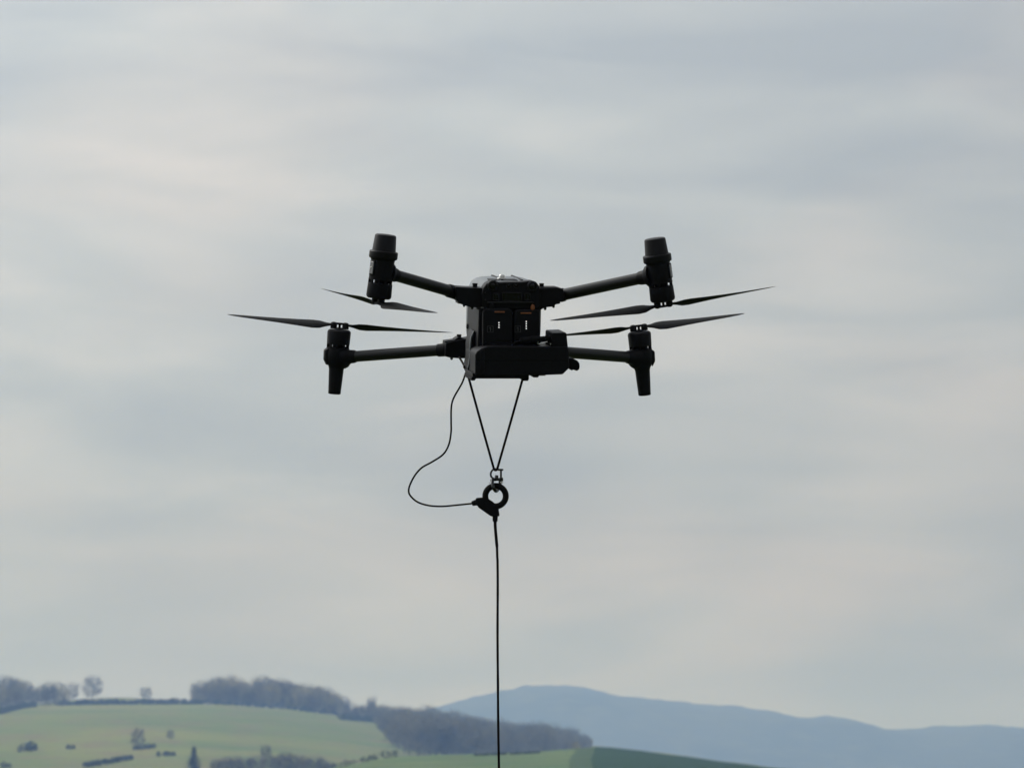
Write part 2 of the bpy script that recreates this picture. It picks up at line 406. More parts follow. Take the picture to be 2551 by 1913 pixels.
# wood at the left edge of the picture
LW = 'bare trees of the wood at the left edge'
for px, y, top in [(-95, 2540, 1690), (-60, 2505, 1688), (-25, 2530, 1682), (5, 2500, 1684), (22, 2550, 1686), (42, 2505, 1692), (64, 2530, 1696),
                   (84, 2500, 1712), (104, 2530, 1708), (124, 2500, 1700), (141, 2535, 1699), (158, 2505, 1712), (-5, 2445, 1700), (20, 2455, 1712), (45, 2470, 1722)]:
    p = behind(px, y); base = 1960 - (p.z - CAM.z) / y * F_PX
    place_tree(px, 0, base - top, 'dusky bare tree in the wood at the left edge of the hill', LW, 1.05, random.randrange(6), random.random() < .25, p=p)
place_tree(183, 0, 44, 'pale slim bare tree between the left wood and the round lone tree', None, .75, 6, p=behind(183, 2720))
place_tree(232, 0, 56, 'tall rounded lone bare tree on the skyline right of the left wood', None, .95, 6, p=behind(232, 2755))
place_tree(365, 0, 30, 'small lone bare tree on the grassy skyline mid-way to the hilltop wood', None, 1.1, 6, p=behind(365, 2790))
# hilltop wood
HW = 'bare trees of the hilltop wood'
OUT1 = [(485, 1722), (500, 1706), (520, 1698), (545, 1690), (585, 1690), (603, 1697), (628, 1704), (645, 1694), (662, 1688), (695, 1690), (715, 1699),
        (745, 1702), (775, 1708), (800, 1716), (828, 1722), (850, 1738), (880, 1747), (905, 1751), (930, 1752)]
def hilltop(px, y, k, kind=None, bud=None):
    p = behind(px, y); base = 1960 - (p.z - CAM.z) / y * F_PX; top = lerp_table(OUT1, px) + k
    place_tree(px, 0, max(20, base - top), 'grey-brown bare tree in the rounded wood on the hilltop', HW, rnd(1.0, 1.4),
               random.randrange(6), random.random() < .4, p=p)
for i, px in enumerate(range(503, 930, 19)): hilltop(px + rnd(-5, 5), 2505 + rnd(0, 15), rnd(6, 30))
for i, px in enumerate(range(500, 920, 22)): hilltop(px + rnd(-6, 6), 2550 + rnd(-10, 15), rnd(-5, 10))
for i, px in enumerate(range(512, 860, 27)): hilltop(px + rnd(-6, 6), 2600 + rnd(-10, 15), rnd(-7, 8))
place_tree(925, 0, 62, 'taller tree sticking up between the hilltop wood and the dense wood', None, .62, 1, p=behind(926, 2515))
# pasture trees
place_tree(345, 1862, 50, 'thin greyish bare tree in the middle of the pasture', None, .75, 6)
place_tree(426, 1840, 24, 'tiny bare tree in the pasture right of the thin greyish one', None, .9, 6)
place_tree(665, 1918, 64, 'tallest bare tree in the scrub row along the bottom edge', None, .5, 6)
SR = 'brown bare scrub trees along the bottom edge'
for px, h in [(540, 36), (565, 42), (590, 44), (612, 38), (640, 46), (690, 44), (712, 54), (738, 48), (762, 40), (786, 44), (806, 34), (826, 30)]:
    place_tree(px, 1926, h, 'low brown scrub tree in the row along the bottom edge', SR, rnd(1.2, 1.5), random.randrange(6))

# dense wood on the slope: one mass
TOP2 = [(925, 1756), (960, 1752), (1000, 1752), (1060, 1757), (1110, 1764), (1150, 1772), (1200, 1781), (1240, 1788), (1270, 1794), (1300, 1795),
        (1345, 1791), (1370, 1798), (1410, 1806), (1440, 1814), (1460, 1826), (1478, 1848)]
BASE2 = [(935, 1800), (960, 1828), (1000, 1872), (1040, 1884), (1150, 1888), (1300, 1884), (1400, 1876), (1478, 1864)]
parts = []
for s_ in range(5):
    t, c = bare_tree(300 + s_, 13, [10, 9, 11, 9.5, 10][s_], .04, 1000, 1.8)
    b = MB(); b.add(t.v, t.f); b.add(c.v, c.f); parts.append(b)
random.seed(5)
wood = MB()
def add_wood(px, p, top):
    base = 1960 - (p.z - CAM.z) / p.y * F_PX
    h = max(22, base - top) / F_PX * p.y / 13.0; h = min(h, 1.5)
    a = rnd(0, 6.28); m = Matrix.Translation(p) @ Matrix.Rotation(a, 4, 'Z') @ Matrix.Diagonal((h * 1.15, h * 1.15, h, 1)); b = random.choice(parts)
    n = len(wood.v); wood.v += [m @ v for v in b.v]; wood.f += [tuple(i + n for i in f) for f in b.f]
for px in range(938, 1474, 17):
    q = px + rnd(-4, 4); b0 = lerp_table(BASE2, q); t0 = lerp_table(TOP2, q)
    for k in range(6):
        py = b0 + (lerp_table([(c[0] / HILL_Y * F_PX + W_PX / 2, 1960 - (c[1] - CAM.z) / HILL_Y * F_PX) for c in CREST], q) - b0) * k / 5
        p = ground_at(q, py); top = t0 + rnd(-6, 8) + (5 - k) * rnd(3, 8)
        add_wood(q, p, top)
wo_ = wood.build('dense_wood', M['woodtwig'], smooth=False)
tag(wo_, 'dense dark leafless wood covering the slope right of the pasture', 'wood', kind='stuff')

# hedges and shrubs
def hedge(name, pts, hpx, label, mat='hedge', cat='hedge', wide=1.0, group=None, n=14, step=2.2, leaf=.34, rmin=.8):
    ps = [ground_at(a, b) if not isinstance(b, Vector) else b for a, b in pts]
    o = empty(name, ps[0]); lf = MB()
    for a, b in zip(ps, ps[1:]):
        L = (b - a).length; k = max(2, int(L / step))
        for i in range(k):
            p = a.lerp(b, (i + rnd(0, 1)) / k); p = Vector((p.x, p.y, hill(p.x, p.y) if p.y > 1150 else near(p.x, p.y))); h = hpx / F_PX * p.y * rnd(.45, 1.3)
            leaf_clump(lf, p + Vector((rnd(-.6, .4) * step, rnd(-.4, .4) * step, h * .52)) - ps[0], max(h * .55, rmin) * wide, n * 3, leaf, .95)
    lf.build('foliage', M[mat], o, smooth=False)
    return tag(o, label, cat, group)
hedge('hedge', [(150, behind(150, 2496)), (260, behind(260, 2500)), (380, behind(380, 2500)), (500, behind(500, 2500))], 12, 'long dark hedge along the crest of the pasture above the grass', step=.9, n=26, leaf=.42)
hedge('hedge', [(500, behind(500, 2496)), (640, behind(640, 2496)), (760, behind(760, 2496)), (860, behind(860, 2496))], 11, step=1.4, label='dark hedge under the front of the hilltop wood')
hedge('shrub', [(-60, behind(-60, 2490)), (20, behind(20, 2492)), (100, behind(100, 2494)), (168, behind(168, 2494))], 26, 'thick undergrowth along the foot of the left wood', 'twig', 'undergrowth', step=1.5)
hedge('hedge', [(0, 1779), (40, 1768), (90, 1761)], 12, 'dark hedge sloping down under the left wood')
hedge('hedge', [(848, 1793), (890, 1796), (938, 1799)], 14, 'short dark hedge between the hilltop wood and the dense wood')
hedge('hedge', [(836, near_at(836, 1003)), (900, near_at(900, 1003)), (950, near_at(950, 1003)), (992, near_at(992, 1003))], 13, 'dark diagonal hedge dividing the pasture from the meadow', step=.8, leaf=.16)
hedge('hedge', [(216, 1911), (270, 1902), (322, 1892)], 9, 'dark diagonal hedge near the lower left of the pasture')
hedge('hedge', [(1180, near_at(1180, 925)), (1260, near_at(1260, 930)), (1350, near_at(1350, 935))], 5, 'thin dark hedge line across the meadow below the dense wood', step=.5, leaf=.1, rmin=.25)
hedge('shrub', [(36, 1873), (62, 1872), (98, 1867)], 22, 'wide dark shrub clump at the far left of the pasture', cat='shrub')
hedge('shrub', [(178, 1866), (192, 1865)], 8, 'small round dark shrub right of the wide clump', cat='shrub')
hedge('shrub', [(402, 1884), (432, 1881)], 9, 'low dark shrub left of the conifer', cat='shrub')
hedge('shrub', [(335, 1868), (352, 1866), (384, 1862)], 7, 'low shrub at the foot of the thin greyish tree', cat='shrub')
hedge('shrub', [(8, 1912), (30, 1911)], 14, 'dark shrub in the bottom left corner', cat='shrub')
hedge('shrub', [(1432, near_at(1432, 1000)), (1444, near_at(1444, 1000))], 22, 'pale shrub at the right end of the dense wood', 'budding', 'shrub', step=.5, leaf=.12)

def conifer(px, py, hpx, wpx, label):
    p = ground_at(px, py); h = hpx / F_PX * p.y; w = wpx / F_PX * p.y
    o = empty('conifer_tree', p); tr = MB().tube([(0, 0, -.4), (0, 0, h * .5), (0, 0, h * .97)], [h * .02, h * .013, .03], 7)
    tr.build('trunk', M['bark'], o); cr = MB()
    for i in range(26):
        k = i / 25; z = h * (.08 + .9 * k); r = (w / 2 * (1 - k) ** .85 + .12) * rnd(.68, 1.15)
        for j in range(9):
            a = rnd(0, 6.28); d = Vector((math.cos(a), math.sin(a), -.28)); L = r * rnd(.7, 1.12)
            for s_ in range(9):
                q = Vector((0, 0, z)) + d * L * (s_ + 1) / 9; sd_ = Vector((-d.y, d.x, 0)) * rnd(.2, .5) * (1.15 - s_ / 11) * max(.5, r / 2.4)
                e = q + d * rnd(.2, .5) + Vector((0, 0, rnd(-.35, .1)))
                cr.add([q - sd_, q + sd_, e], [(0, 1, 2)])
    cr.build('crown', M['conifer'], o, smooth=False)
    return tag(o, label, 'tree')
conifer(485, 1922, 66, 62, 'dark pointed conifer at the bottom edge of the pasture')

# ------------------------------------------------------------------ air
hz = MB().box((0, (GY0 + GY1) / 2, 80.0), (GX + 100, (GY1 - GY0) / 2 + 100, 85.0)).build('haze', bpy.data.materials.new('haze air'), smooth=False)
hm = hz.data.materials[0]; hm.use_nodes = True; nt = hm.node_tree
for n in list(nt.nodes): nt.nodes.remove(n)
pv = nt.nodes.new('ShaderNodeVolumePrincipled'); ho = nt.nodes.new('ShaderNodeOutputMaterial')
pv.inputs['Color'].default_value = (0.33, 0.52, 1.0, 1); pv.inputs['Absorption Color'].default_value = (1, 1, 1, 1)
pv.inputs['Density'].default_value = 2.25e-4; pv.inputs['Anisotropy'].default_value = 0.2
nt.links.new(pv.outputs[0], ho.inputs['Volume'])
tag(hz, 'thin blue distance haze over the valley', 'haze', kind='stuff')
hz.display_type = 'WIRE'

# ------------------------------------------------------------------ the drone
D = world_at(1258, 780, 9.95)
PM = 9.95 / F_PX * 1.0                                   # one photo pixel at the drone, in metres
drone = empty('quadcopter_drone', D)
DM = Matrix.Translation(D) @ Matrix.Rotation(R(8.3), 4, 'Z') @ Matrix.Rotation(R(8.8), 4, 'X')
drone.matrix_world = DM
DI = DM.inverted()
tag(drone, 'black four-armed quadcopter drone hovering with a box slung under its belly', 'drone')
def at(px, py, Y):
    """photo pixel on the drone's own plane Y (pixels forward of its middle) -> drone coordinates"""
    o = DI @ CAM; d = DI.to_3x3() @ ray(px, py); t = (Y * PM - o.y) / d.y
    return o + d * t
def plate(px_pts, Y0, Y1, mb=None):
    """an outline with real thickness, kept parallel to the drone's long axis"""
    mb = mb or MB(); a = [at(x, y, Y0) for x, y in px_pts]
    return mb.prism(a, [v + Vector((0, (Y1 - Y0) * PM, 0)) for v in a])
def rect(x0, y0, x1, y1): return [(x0, y0), (x1, y0), (x1, y1), (x0, y1)]
def circ(cx, cy, r, n=28): return [(cx + r * math.cos(2 * math.pi * i / n), cy + r * math.sin(2 * math.pi * i / n)) for i in range(n)]

# fuselage
def section(Y, w, zt, zb, n=40, ex=4.5):
    out = []
    for i in range(n):
        a = 2 * math.pi * i / n; c, s = math.cos(a), math.sin(a)
        r = (abs(c) ** ex + abs(s) ** ex) ** (-1 / ex)
        out.append(Vector(((-4 + r * c * w) * PM, Y * PM, ((zt + zb) / 2 + r * s * (zt - zb) / 2) * PM)))
    return out
st_ = [(-163, 60, 74, -84), (-158, 70, 84, -88), (-140, 74, 88, -90), (-60, 78, 91, -92), (40, 80, 90, -96), (130, 76, 84, -100), (190, 66, 72, -96), (228, 48, 50, -84), (246, 24, 18, -66)]
fus = MB().rings([section(*s) for s in st_]).build('fuselage', M['shell'], drone, ang=50)
# lid seam and ridges on the top shell
for cx in (-26, 24):
    MB().box((cx * PM, -30 * PM, 89.6 * PM), (3 * PM, 90 * PM, 2.2 * PM)).build('top_rib', M['black'], fus, bevel=1.2 * PM)
plate(rect(1222, 697.5, 1290, 700.5), -120, -60).build('lid_edge', M['black'], fus, bevel=.8 * PM)
tp = at(1250, 691, -70)
MB().lathe([(0, 12 * PM), (2.5 * PM, 11 * PM), (3 * PM, 7.5 * PM), (7 * PM, 7.3 * PM), (9.5 * PM, 5.5 * PM), (10.6 * PM, 2 * PM), (10.7 * PM, 0.2 * PM)], tp - Vector((0, 0, 3 * PM)), (0, 0, 1), 24).build('mount_screw', M['steel'], fus)
# rear panel with its sensors
panel = plate([(1201, 735), (1204, 718), (1212, 707), (1224, 700.5), (1236, 701.5), (1246, 704), (1262, 703), (1300, 702.5), (1313, 701), (1325, 699.5), (1336, 703), (1343, 712), (1347, 730), (1347, 766), (1338, 771), (1214, 771), (1203, 766)], -176, -130).build('rear_panel', M['black'], drone, bevel=3 * PM)
for cx, cy, r in ((1227.5, 712, 13.5), (1326, 713.5, 13.5)):
    v = at(cx, cy, -176); MB().lathe([(0, r * PM), (5 * PM, r * PM), (7 * PM, (r - 2) * PM), (7 * PM, (r - 4) * PM), (3 * PM, (r - 5) * PM)], v + Vector((0, 2 * PM, 0)), (0, -1, 0)).build('sensor_bezel', M['satin'], panel)
    MB().lathe([(0, (r - 4.5) * PM), (3 * PM, (r - 6) * PM), (4.5 * PM, 2 * PM)], v, (0, -1, 0)).build('sensor_lens', M['dark'], panel)
for cx in (1267, 1286):
    v = at(cx, 711.5, -176); MB().lathe([(0, 7 * PM), (3 * PM, 7 * PM), (3 * PM, 5 * PM), (1 * PM, 4.6 * PM)], v + Vector((0, 1 * PM, 0)), (0, -1, 0), 24).build('sensor_bezel', M['satin'], panel)
    MB().lathe([(0, 4.6 * PM), (2 * PM, 1 * PM)], v, (0, -1, 0), 20).build('sensor_lens', M['dark'], panel)
def frame(x0, y0, x1, y1, t, Y0, Y1, mb):
    plate(rect(x0, y0, x1, y0 + t), Y0, Y1, mb); plate(rect(x0, y1 - t, x1, y1), Y0, Y1, mb)
    plate(rect(x0, y0 + t, x0 + t, y1 - t), Y0, Y1, mb); plate(rect(x1 - t, y0 + t, x1, y1 - t), Y0, Y1, mb); return mb
for x0, y0, x1, y1 in ((1251, 729, 1300, 751), (1228, 731, 1244, 749), (1307, 731, 1323, 749)):
    f = frame(x0, y0, x1, y1, 2.2, -181, -174, MB()).build('vent_frame', M['satin'], panel, bevel=.7 * PM)
    plate(rect(x0 + 2.4, y0 + 2.4, x1 - 2.4, y1 - 2.4), -177, -174).build('vent_window', M['dark'], panel)
for cy in (729, 747): MB().lathe([(0, 1.4 * PM), (1.5 * PM, 1.2 * PM), (2 * PM, .3 * PM)], at(1209, cy, -176), (0, -1, 0), 14).build('bolt', M['wornsteel'], panel)
plate([(1216, 752), (1330, 752), (1332, 756), (1214, 756)], -184, -174).build('panel_lip', M['satin'], panel, bevel=1.2 * PM)
# battery bay and batteries
bay = plate([(1193, 770), (1346, 768), (1346, 866), (1190, 866)], -168, 40).build('battery_bay', M['black'], drone, bevel=3 * PM)
def battery(x0, x1, y0, y1, Y, leds, sx0, sx1, sy, gx):
    b = plate([(x0, y0 + 10), (x0 + 4, y0 + 3), (x0 + 10, y0), (x1 - 6, y0), (x1, y0 + 6), (x1, y1), (x0, y1)], Y, -150).build('battery', M['black'], drone, bevel=3.5 * PM, seg=3)
    plate(rect(sx0, sy, sx1, sy + 3.6), Y - 1.2, Y + 4).build('orange_strip', M['orange'], b, bevel=.8 * PM)
    for lx, ly in leds: MB().lathe([(0, 1.4 * PM), (.8 * PM, 1.2 * PM), (1.1 * PM, .3 * PM)], at(lx, ly, Y - .3), (0, -1, 0), 14).build('charge_light', M['led'], b)
    mk = frame(gx - 7.5, 812, gx + 7.5, 828, .7, Y - .8, Y + 3, MB())
    plate(rect(gx - .2, 815, gx + 1.5, 825), Y - .8, Y + 3, mk); plate([(gx - 2.6, 816.8), (gx - .2, 815), (gx - .2, 817), (gx - 2.6, 818.4)], Y - .8, Y + 3, mk)
    mk.build('slot_number', M['grey'], b, smooth=False)
    plate(rect(x0 + 5, y1 - 14, x1 - 5, y1 - 12.4), Y - 1, Y + 3).build('grip_groove', M['dark'], b)
    return b
battery(1203, 1277, 769, 862, -190, [(1243, 804), (1243, 809.9), (1243, 815.8)], 1232, 1258, 775.5, 1221.5)
battery(1280, 1345, 771, 860, -186, [(1311, 801), (1311, 806.7), (1311, 812.6), (1311, 818.5)], 1297, 1324, 778.5, 1290)
plate([(1326, 758), (1332, 760), (1333, 768), (1330, 774), (1325, 774), (1322, 768)], -188, -172).build('battery_latch', M['orange'], drone, bevel=2.5 * PM)
plate([(1222, 758), (1231, 757), (1231, 770), (1221, 770)], -186, -172).build('battery_latch', M['black'], drone, bevel=2 * PM)
MB().lathe([(0, 6.5 * PM), (9 * PM, 6.5 * PM), (10 * PM, 5 * PM)], at(1172, 813, 20), (-1, 0, 0), 18).build('side_button', M['black'], drone)

# arms
def tube_arm(p_in, Yi, p_out, Yo, r, sleeve):
    a, b = at(*p_in, Yi), at(*p_out, Yo); d = (b - a).normalized()
    arm = MB().tube([a, a.lerp(b, .5), b], r * PM, 28).build('arm', M['carbon'], drone)
    MB().lathe([(0, (r + 2.6) * PM), (sleeve * PM, (r + 2.2) * PM), ((sleeve + 2) * PM, (r + .3) * PM)], a, d, 28).build('sleeve', M['black'], arm)
    e = b - d * 50 * PM
    MB().lathe([(0, (r + .4) * PM), (6 * PM, (r + 2.5) * PM), (16 * PM, (r + 3.2) * PM), (21 * PM, (r + 6) * PM), (26 * PM, (r + 12) * PM), (34 * PM, (r + 15) * PM)], e, d, 28).build('collar', M['black'], arm)
    return arm
def clamp(poly, Y0, Y1, knob, tongues, bolts, name='arm_clamp'):
    c = plate(poly, Y0, Y1).build(name, M['black'], drone, bevel=2.2 * PM)
    if knob:
        x, y, w, h = knob; Ym = (Y0 + Y1) / 2 - 8; v = at(x, y + h, Ym)
        MB().lathe([(-3 * PM, w * .8 * PM), (1 * PM, w * .75 * PM), (2 * PM, w / 2 * PM), (h * .55 * PM, w * .46 * PM), (h * PM, w * .52 * PM), (h * PM * 1.02, w * .3 * PM)], v, (0, 0, 1), 16).build('lock_knob', M['black'], c)
    for t in tongues: plate(t, Y0 + 6, Y1 - 10).build('latch', M['black'], c, bevel=1.2 * PM)
    for bx, by, br in bolts:
        v = at(bx, by, Y0 + 14); MB().lathe([(-6 * PM, br * PM), (2 * PM, br * PM), (4 * PM, br * .75 * PM), (5 * PM, br * .2 * PM)], v, (0, 0, -1), 14).build('bolt', M['wornsteel'], c)
    return c
YR, YF = -265, 265
clamp([(1134, 714.5), (1166, 716.5), (1205, 718), (1205, 757), (1200, 766), (1172, 766), (1149, 758), (1137, 748)], -160, -95, (1183, 706, 13, 12),
      [[(1141, 751.5), (1168, 752), (1168, 760), (1141, 756.5)]], [(1156, 760, 3.2), (1176, 766, 3.6)])
clamp([(1340, 718), (1390, 716.5), (1403, 720), (1410, 746), (1386, 757), (1380, 764), (1358, 766), (1348, 772), (1340, 772)], -160, -95, (1349, 706, 12, 12),
      [[(1372, 752.5), (1396, 752.5), (1396, 756.5), (1372, 761)], [(1346, 715.3), (1389, 715.3), (1389, 718.5), (1346, 718.5)]], [(1358, 768, 3.6), (1379, 762.5, 3.4)])
clamp([(1110, 854), (1135, 848.5), (1176, 841), (1180, 893), (1145, 893), (1120, 891), (1109, 888)], 100, 160, (1143.5, 833, 12, 11),
      [[(1108, 850), (1140, 845.5), (1140, 850), (1109, 854)], [(1132, 846), (1142, 839.5), (1160, 844), (1160, 847)]], [(1125, 892, 3.6)])
clamp([(1395, 848), (1352, 843), (1348, 895), (1380, 896), (1402, 892), (1412, 888), (1410, 862)], 100, 160, (1372, 838, 12, 11), [], [(1396, 893, 3.6)])
tube_arm((1136, 729.5), -128, (952, 676.5), YR, 14.4, 26)
tube_arm((1396, 736), -128, (1636, 684.5), YR, 14.6, 10)
tube_arm((1112, 871.3), 130, (842, 891), YF, 14.2, 22)
tube_arm((1400, 877), 130, (1597, 892), YF, 14.4, 10)

def motor_parts(parent, base, ax, r, flip):
    """motor bell with open cooling windows; ax points from the pod towards the propeller"""
    P = PM
    MB().lathe([(0, r * P), (3 * P, r * P), (3.4 * P, r * .5 * P), (13 * P, r * .5 * P)], base, ax, 32).build('stator', M['black'], parent)
    st = MB(); u = ax.orthogonal().normalized(); w = ax.cross(u); nn = 9
    for i in range(nn):
        a = 2 * math.pi * (i + .3) / nn; d = u * math.cos(a) + w * math.sin(a); s = ax.cross(d)
        m = Matrix((( d.x, s.x, ax.x, 0), (d.y, s.y, ax.y, 0), (d.z, s.z, ax.z, 0), (0, 0, 0, 1)))
        c = base + d * (r - 3.2) * P + ax * 7.5 * P
        vs = MB().box((0, 0, 0), (3 * P, 2.2 * P, 5.5 * P), m); st.add([v + c for v in vs.v], vs.f)
    st.build('cooling_spoke', M['black'], parent)
    bell = MB().lathe([(11.5 * P, r * .98 * P), (12 * P, r * P), (42 * P, (r + 1) * P), (46 * P, (r - .5) * P), (48.5 * P, (r - 4) * P), (49 * P, 8 * P)], base, ax, 36)
    return bell.build('motor_bell', M['black'], parent, ang=28)
def propeller(hub, n, ang, mirror):
    """hub point on the motor face, n = direction away from the motor"""
    P = PM; up = n if n.z > 0 else -n
    e1 = (Vector((1, 0, 0)) - up * up.x).normalized(); e2 = up.cross(e1)
    d0 = (e1 * math.cos(ang) + e2 * math.sin(ang)).normalized()
    s0 = up.cross(d0)
    pr = MB()
    pr.lathe([(0, 15 * P), (2.5 * P, 15 * P), (3 * P, 13 * P)], hub, n, 24); pr.lathe([(0, 3.2 * P), (14 * P, 3.2 * P)], hub, n, 12)
    for sg in (-1, 1): pr.lathe([(0, 8.5 * P), (12 * P, 8.5 * P), (15 * P, 7.5 * P), (17 * P, 3.5 * P)], hub + d0 * sg * 15 * P, n, 18)
    m = Matrix(((d0.x, s0.x, n.x, 0), (d0.y, s0.y, n.y, 0), (d0.z, s0.z, n.z, 0), (0, 0, 0, 1)))
    bb = MB().box((0, 0, 13.2 * P), (17 * P, 5.5 * P, 2.6 * P), m); pr.add([v + hub for v in bb.v], bb.f)
    hubo = pr.build('propeller', M['black'], drone, bevel=.6 * P)
    stn = [(8, 15, 8, .34), (22, 16, 12, .32), (34, 22, 24, .22), (50, 36, 28, .14), (68, 42, 26, .11), (105, 40, 21, .10), (150, 35, 17, .09), (200, 29, 14, .085), (245, 22, 12, .08), (270, 15, 11, .08), (283, 7, 10, .08), (287, 2, 10, .08)]
    for sg in (-1, 1):
        d = d0 * sg; s = s0 * sg * (-1 if mirror else 1); rs = []
        for rr, ch, pit, th in stn:
            c = hub + d * rr * P + n * 10 * P + up * (rr / 287) ** 2 * 4 * P
            ca, sa = math.cos(R(pit)), math.sin(R(pit)); cd_ = s * ca + up * sa; nn_ = up * ca - s * sa
            off = -0.12 * ch
            prof = [(-.5, 0), (-.35, .5), (-.1, .75), (.2, .55), (.5, 0), (.2, -.25), (-.1, -.35), (-.35, -.3)]
            rs.append([c + cd_ * (x * ch + off) * P + nn_ * y * ch * th * P for x, y in prof])
        MB().rings(rs).build('blade', M['blade'], hubo, ang=60)
    return hubo

def rear_pod(top, bot, lamp_side, ang, mirror):
    a, b = at(*top, YR), at(*bot, YR); ax = (b - a).normalized(); P = PM * .98
    pod = MB().lathe([(60 * P, 29.8 * P), (66 * P, 29.6 * P), (108 * P, 30 * P), (112 * P, 29.5 * P)], a, ax, 40).build('motor_pod', M['black'], drone, ang=30)
    MB().lathe([(-2.4 * P, .5 * P), (-2.2 * P, 12 * P), (-1.2 * P, 22 * P), (.5 * P, 25.6 * P), (3 * P, 26.9 * P), (38 * P, 29.6 * P), (40 * P, 30.4 * P), (40.8 * P, 34.4 * P), (43 * P, 35.8 * P), (56 * P, 36 * P), (59 * P, 35 * P), (61 * P, 31 * P), (64 * P, 30 * P)], a, ax, 44).build('antenna_dome', M['dome'], pod, ang=24)
    # position lamp on the outer side
    o = Vector((lamp_side, -.55, 0)); o = (o - ax * o.dot(ax)).normalized(); s = ax.cross(o).normalized()
    c = a + ax * 84 * P + o * 29.4 * P
    m = Matrix(((o.x, s.x, ax.x, 0), (o.y, s.y, ax.y, 0), (o.z, s.z, ax.z, 0), (0, 0, 0, 1)))
    bb = MB().box((0, 0, 0), (2.4 * P, 9.5 * P, 19 * P), m); fr = MB().add([v + c for v in bb.v], bb.f).build('lamp_frame', M['black'], pod, bevel=2 * P)
    bb = MB().box((2.2 * P, 0, 0), (1.2 * P, 7.2 * P, 15.5 * P), m); MB().add([v + c for v in bb.v], bb.f).build('position_lamp', M['lamp'], pod, bevel=2.6 * P, seg=3)
    MB().lathe([(0, 2 * P), (1.2 * P, 1.6 * P), (2 * P, .3 * P)], c + o * 3.3 * P - ax * 1 * P, o, 12).build('lamp_emitter', M['steel'], pod)
    bell = motor_parts(pod, a + ax * 110 * P, ax, 30, False)
    hubp = a + ax * 158.5 * P
    propeller(hubp, ax, ang, mirror)
rear_pod((961, 585.5), (943, 743), -1, R(-67), False)
rear_pod((1631, 594.5), (1651.5, 750), 1, R(2), True)
def front_pod(top, bot, side, ang, mirror):
    a, b = at(*top, YF), at(*bot, YF); ax = (b - a).normalized(); P = PM * 1.02
    pod = MB().lathe([(46 * P, 28 * P), (52 * P, 28.4 * P), (58 * P, 29.5 * P), (78 * P, 29 * P), (86 * P, 25 * P), (93 * P, 20.5 * P), (98 * P, 19 * P)], a, ax, 40).build('motor_pod', M['black'], drone, ang=30)
    leg = MB().lathe([(92 * P, 20 * P), (100 * P, 18.6 * P), (130 * P, 17.2 * P), (157 * P, 15.6 * P), (160.5 * P, 15.2 * P), (161.5 * P, 13.5 * P)], a, ax, 32).build('landing_leg', M['black'], pod, ang=30)
    MB().lathe([(155 * P, 15.95 * P), (161.4 * P, 15.5 * P), (162.4 * P, 13 * P)], a, ax, 32).build('rubber_foot', M['rubber'], leg)
    o = Vector((side, -.1, 0)); o = (o - ax * o.dot(ax)).normalized(); s = ax.cross(o).normalized()
    m = Matrix(((o.x, s.x, ax.x, 0), (o.y, s.y, ax.y, 0), (o.z, s.z, ax.z, 0), (0, 0, 0, 1))); c = a + ax * 67 * P + o * 25 * P
    pts0 = [Vector(v) for v in [(0, -13, -20), (0, 13, -20), (0, 13, 25), (0, -13, 25)]]; pts1 = [Vector(v) for v in [(9.5, -9, -13), (9.5, 9, -13), (8.5, 9, 11), (8.5, -9, 11)]]
    MB().prism([m @ (v * P) + c for v in pts0], [m @ (v * P) + c for v in pts1]).build('lamp_cover', M['black'], pod, bevel=2.5 * P)
    motor_parts(pod, a + ax * 49 * P, -ax, 29, True)
    propeller(a - ax * 0.5 * P, -ax, ang, mirror)
front_pod((845.5, 820), (833, 981), -1, R(-9), True)
front_pod((1592, 825), (1606, 985), 1, R(8), False)

# tether power box strapped under the belly
boxm = plate([(1184, 884), (1188, 876), (1199, 868.5), (1216, 863), (1232, 862), (1414, 864), (1418, 880), (1418, 917), (1402, 933), (1330, 935), (1300, 936), (1184, 936)], -232, -60).build('tether_box', M['black'], drone, bevel=3 * PM, seg=3)
plate([(1375, 832), (1378, 829.5), (1409, 828.5), (1411.5, 831), (1415, 866), (1374, 866)], -228, -120).build('end_block', M['black'], boxm, bevel=1.6 * PM)
plate([(1177, 930), (1318, 930), (1318, 940), (1300, 943.2), (1184, 943.2), (1178, 940)], -222, -80).build('base_plate', M['black'], boxm, bevel=1.2 * PM)
plate([(1173, 946), (1177, 936), (1186, 936), (1186, 943), (1183, 948), (1175, 948.5)], -215, -90).build('skid', M['rubber'], boxm, bevel=1.4 * PM)
plate([(1300, 938), (1317.5, 936), (1318, 945), (1315, 949), (1304, 949), (1300, 944)], -215, -90).build('skid', M['rubber'], boxm, bevel=1.4 * PM)
plate([(1325, 932), (1346, 932), (1344, 936), (1340, 940.5), (1329, 940.5), (1326, 937.5)], -210, -120).build('cable_gland', M['rubber'], boxm, bevel=1.2 * PM)
for k in range(3): plate([(1346 + k * 5, 932), (1349 + k * 5, 932), (1349 + k * 5, 936.3), (1346 + k * 5, 936.3)], -205, -120).build('fin', M['black'], boxm)
plate([(1188, 897.6), (1414, 897.6), (1414, 898.6), (1188, 898.6)], -233, -226).build('lid_seam', M['dark'], boxm)
plate([(1196, 874), (1207, 870), (1207, 928), (1196, 928)], -234, -226).build('corner_guard', M['black'], boxm, bevel=2 * PM)
ear = [(1418, 893), (1424, 891.7), (1430, 894), (1438.5, 898.5), (1443.5, 905), (1444.5, 913), (1443, 920.5), (1437, 924.2), (1431, 922), (1427.5, 920.4), (1425.8, 923.8), (1419, 919.6), (1417, 915)]
plate(ear, -190, -150).build('carry_strap', M['rubber'], boxm, bevel=1.5 * PM)
conn = MB().tube([at(1262, 863, -205), at(1282, 855, -212), at(1296, 849, -214)], [3.2 * PM] * 3, 14).build('power_lead', M['rubber'], boxm)
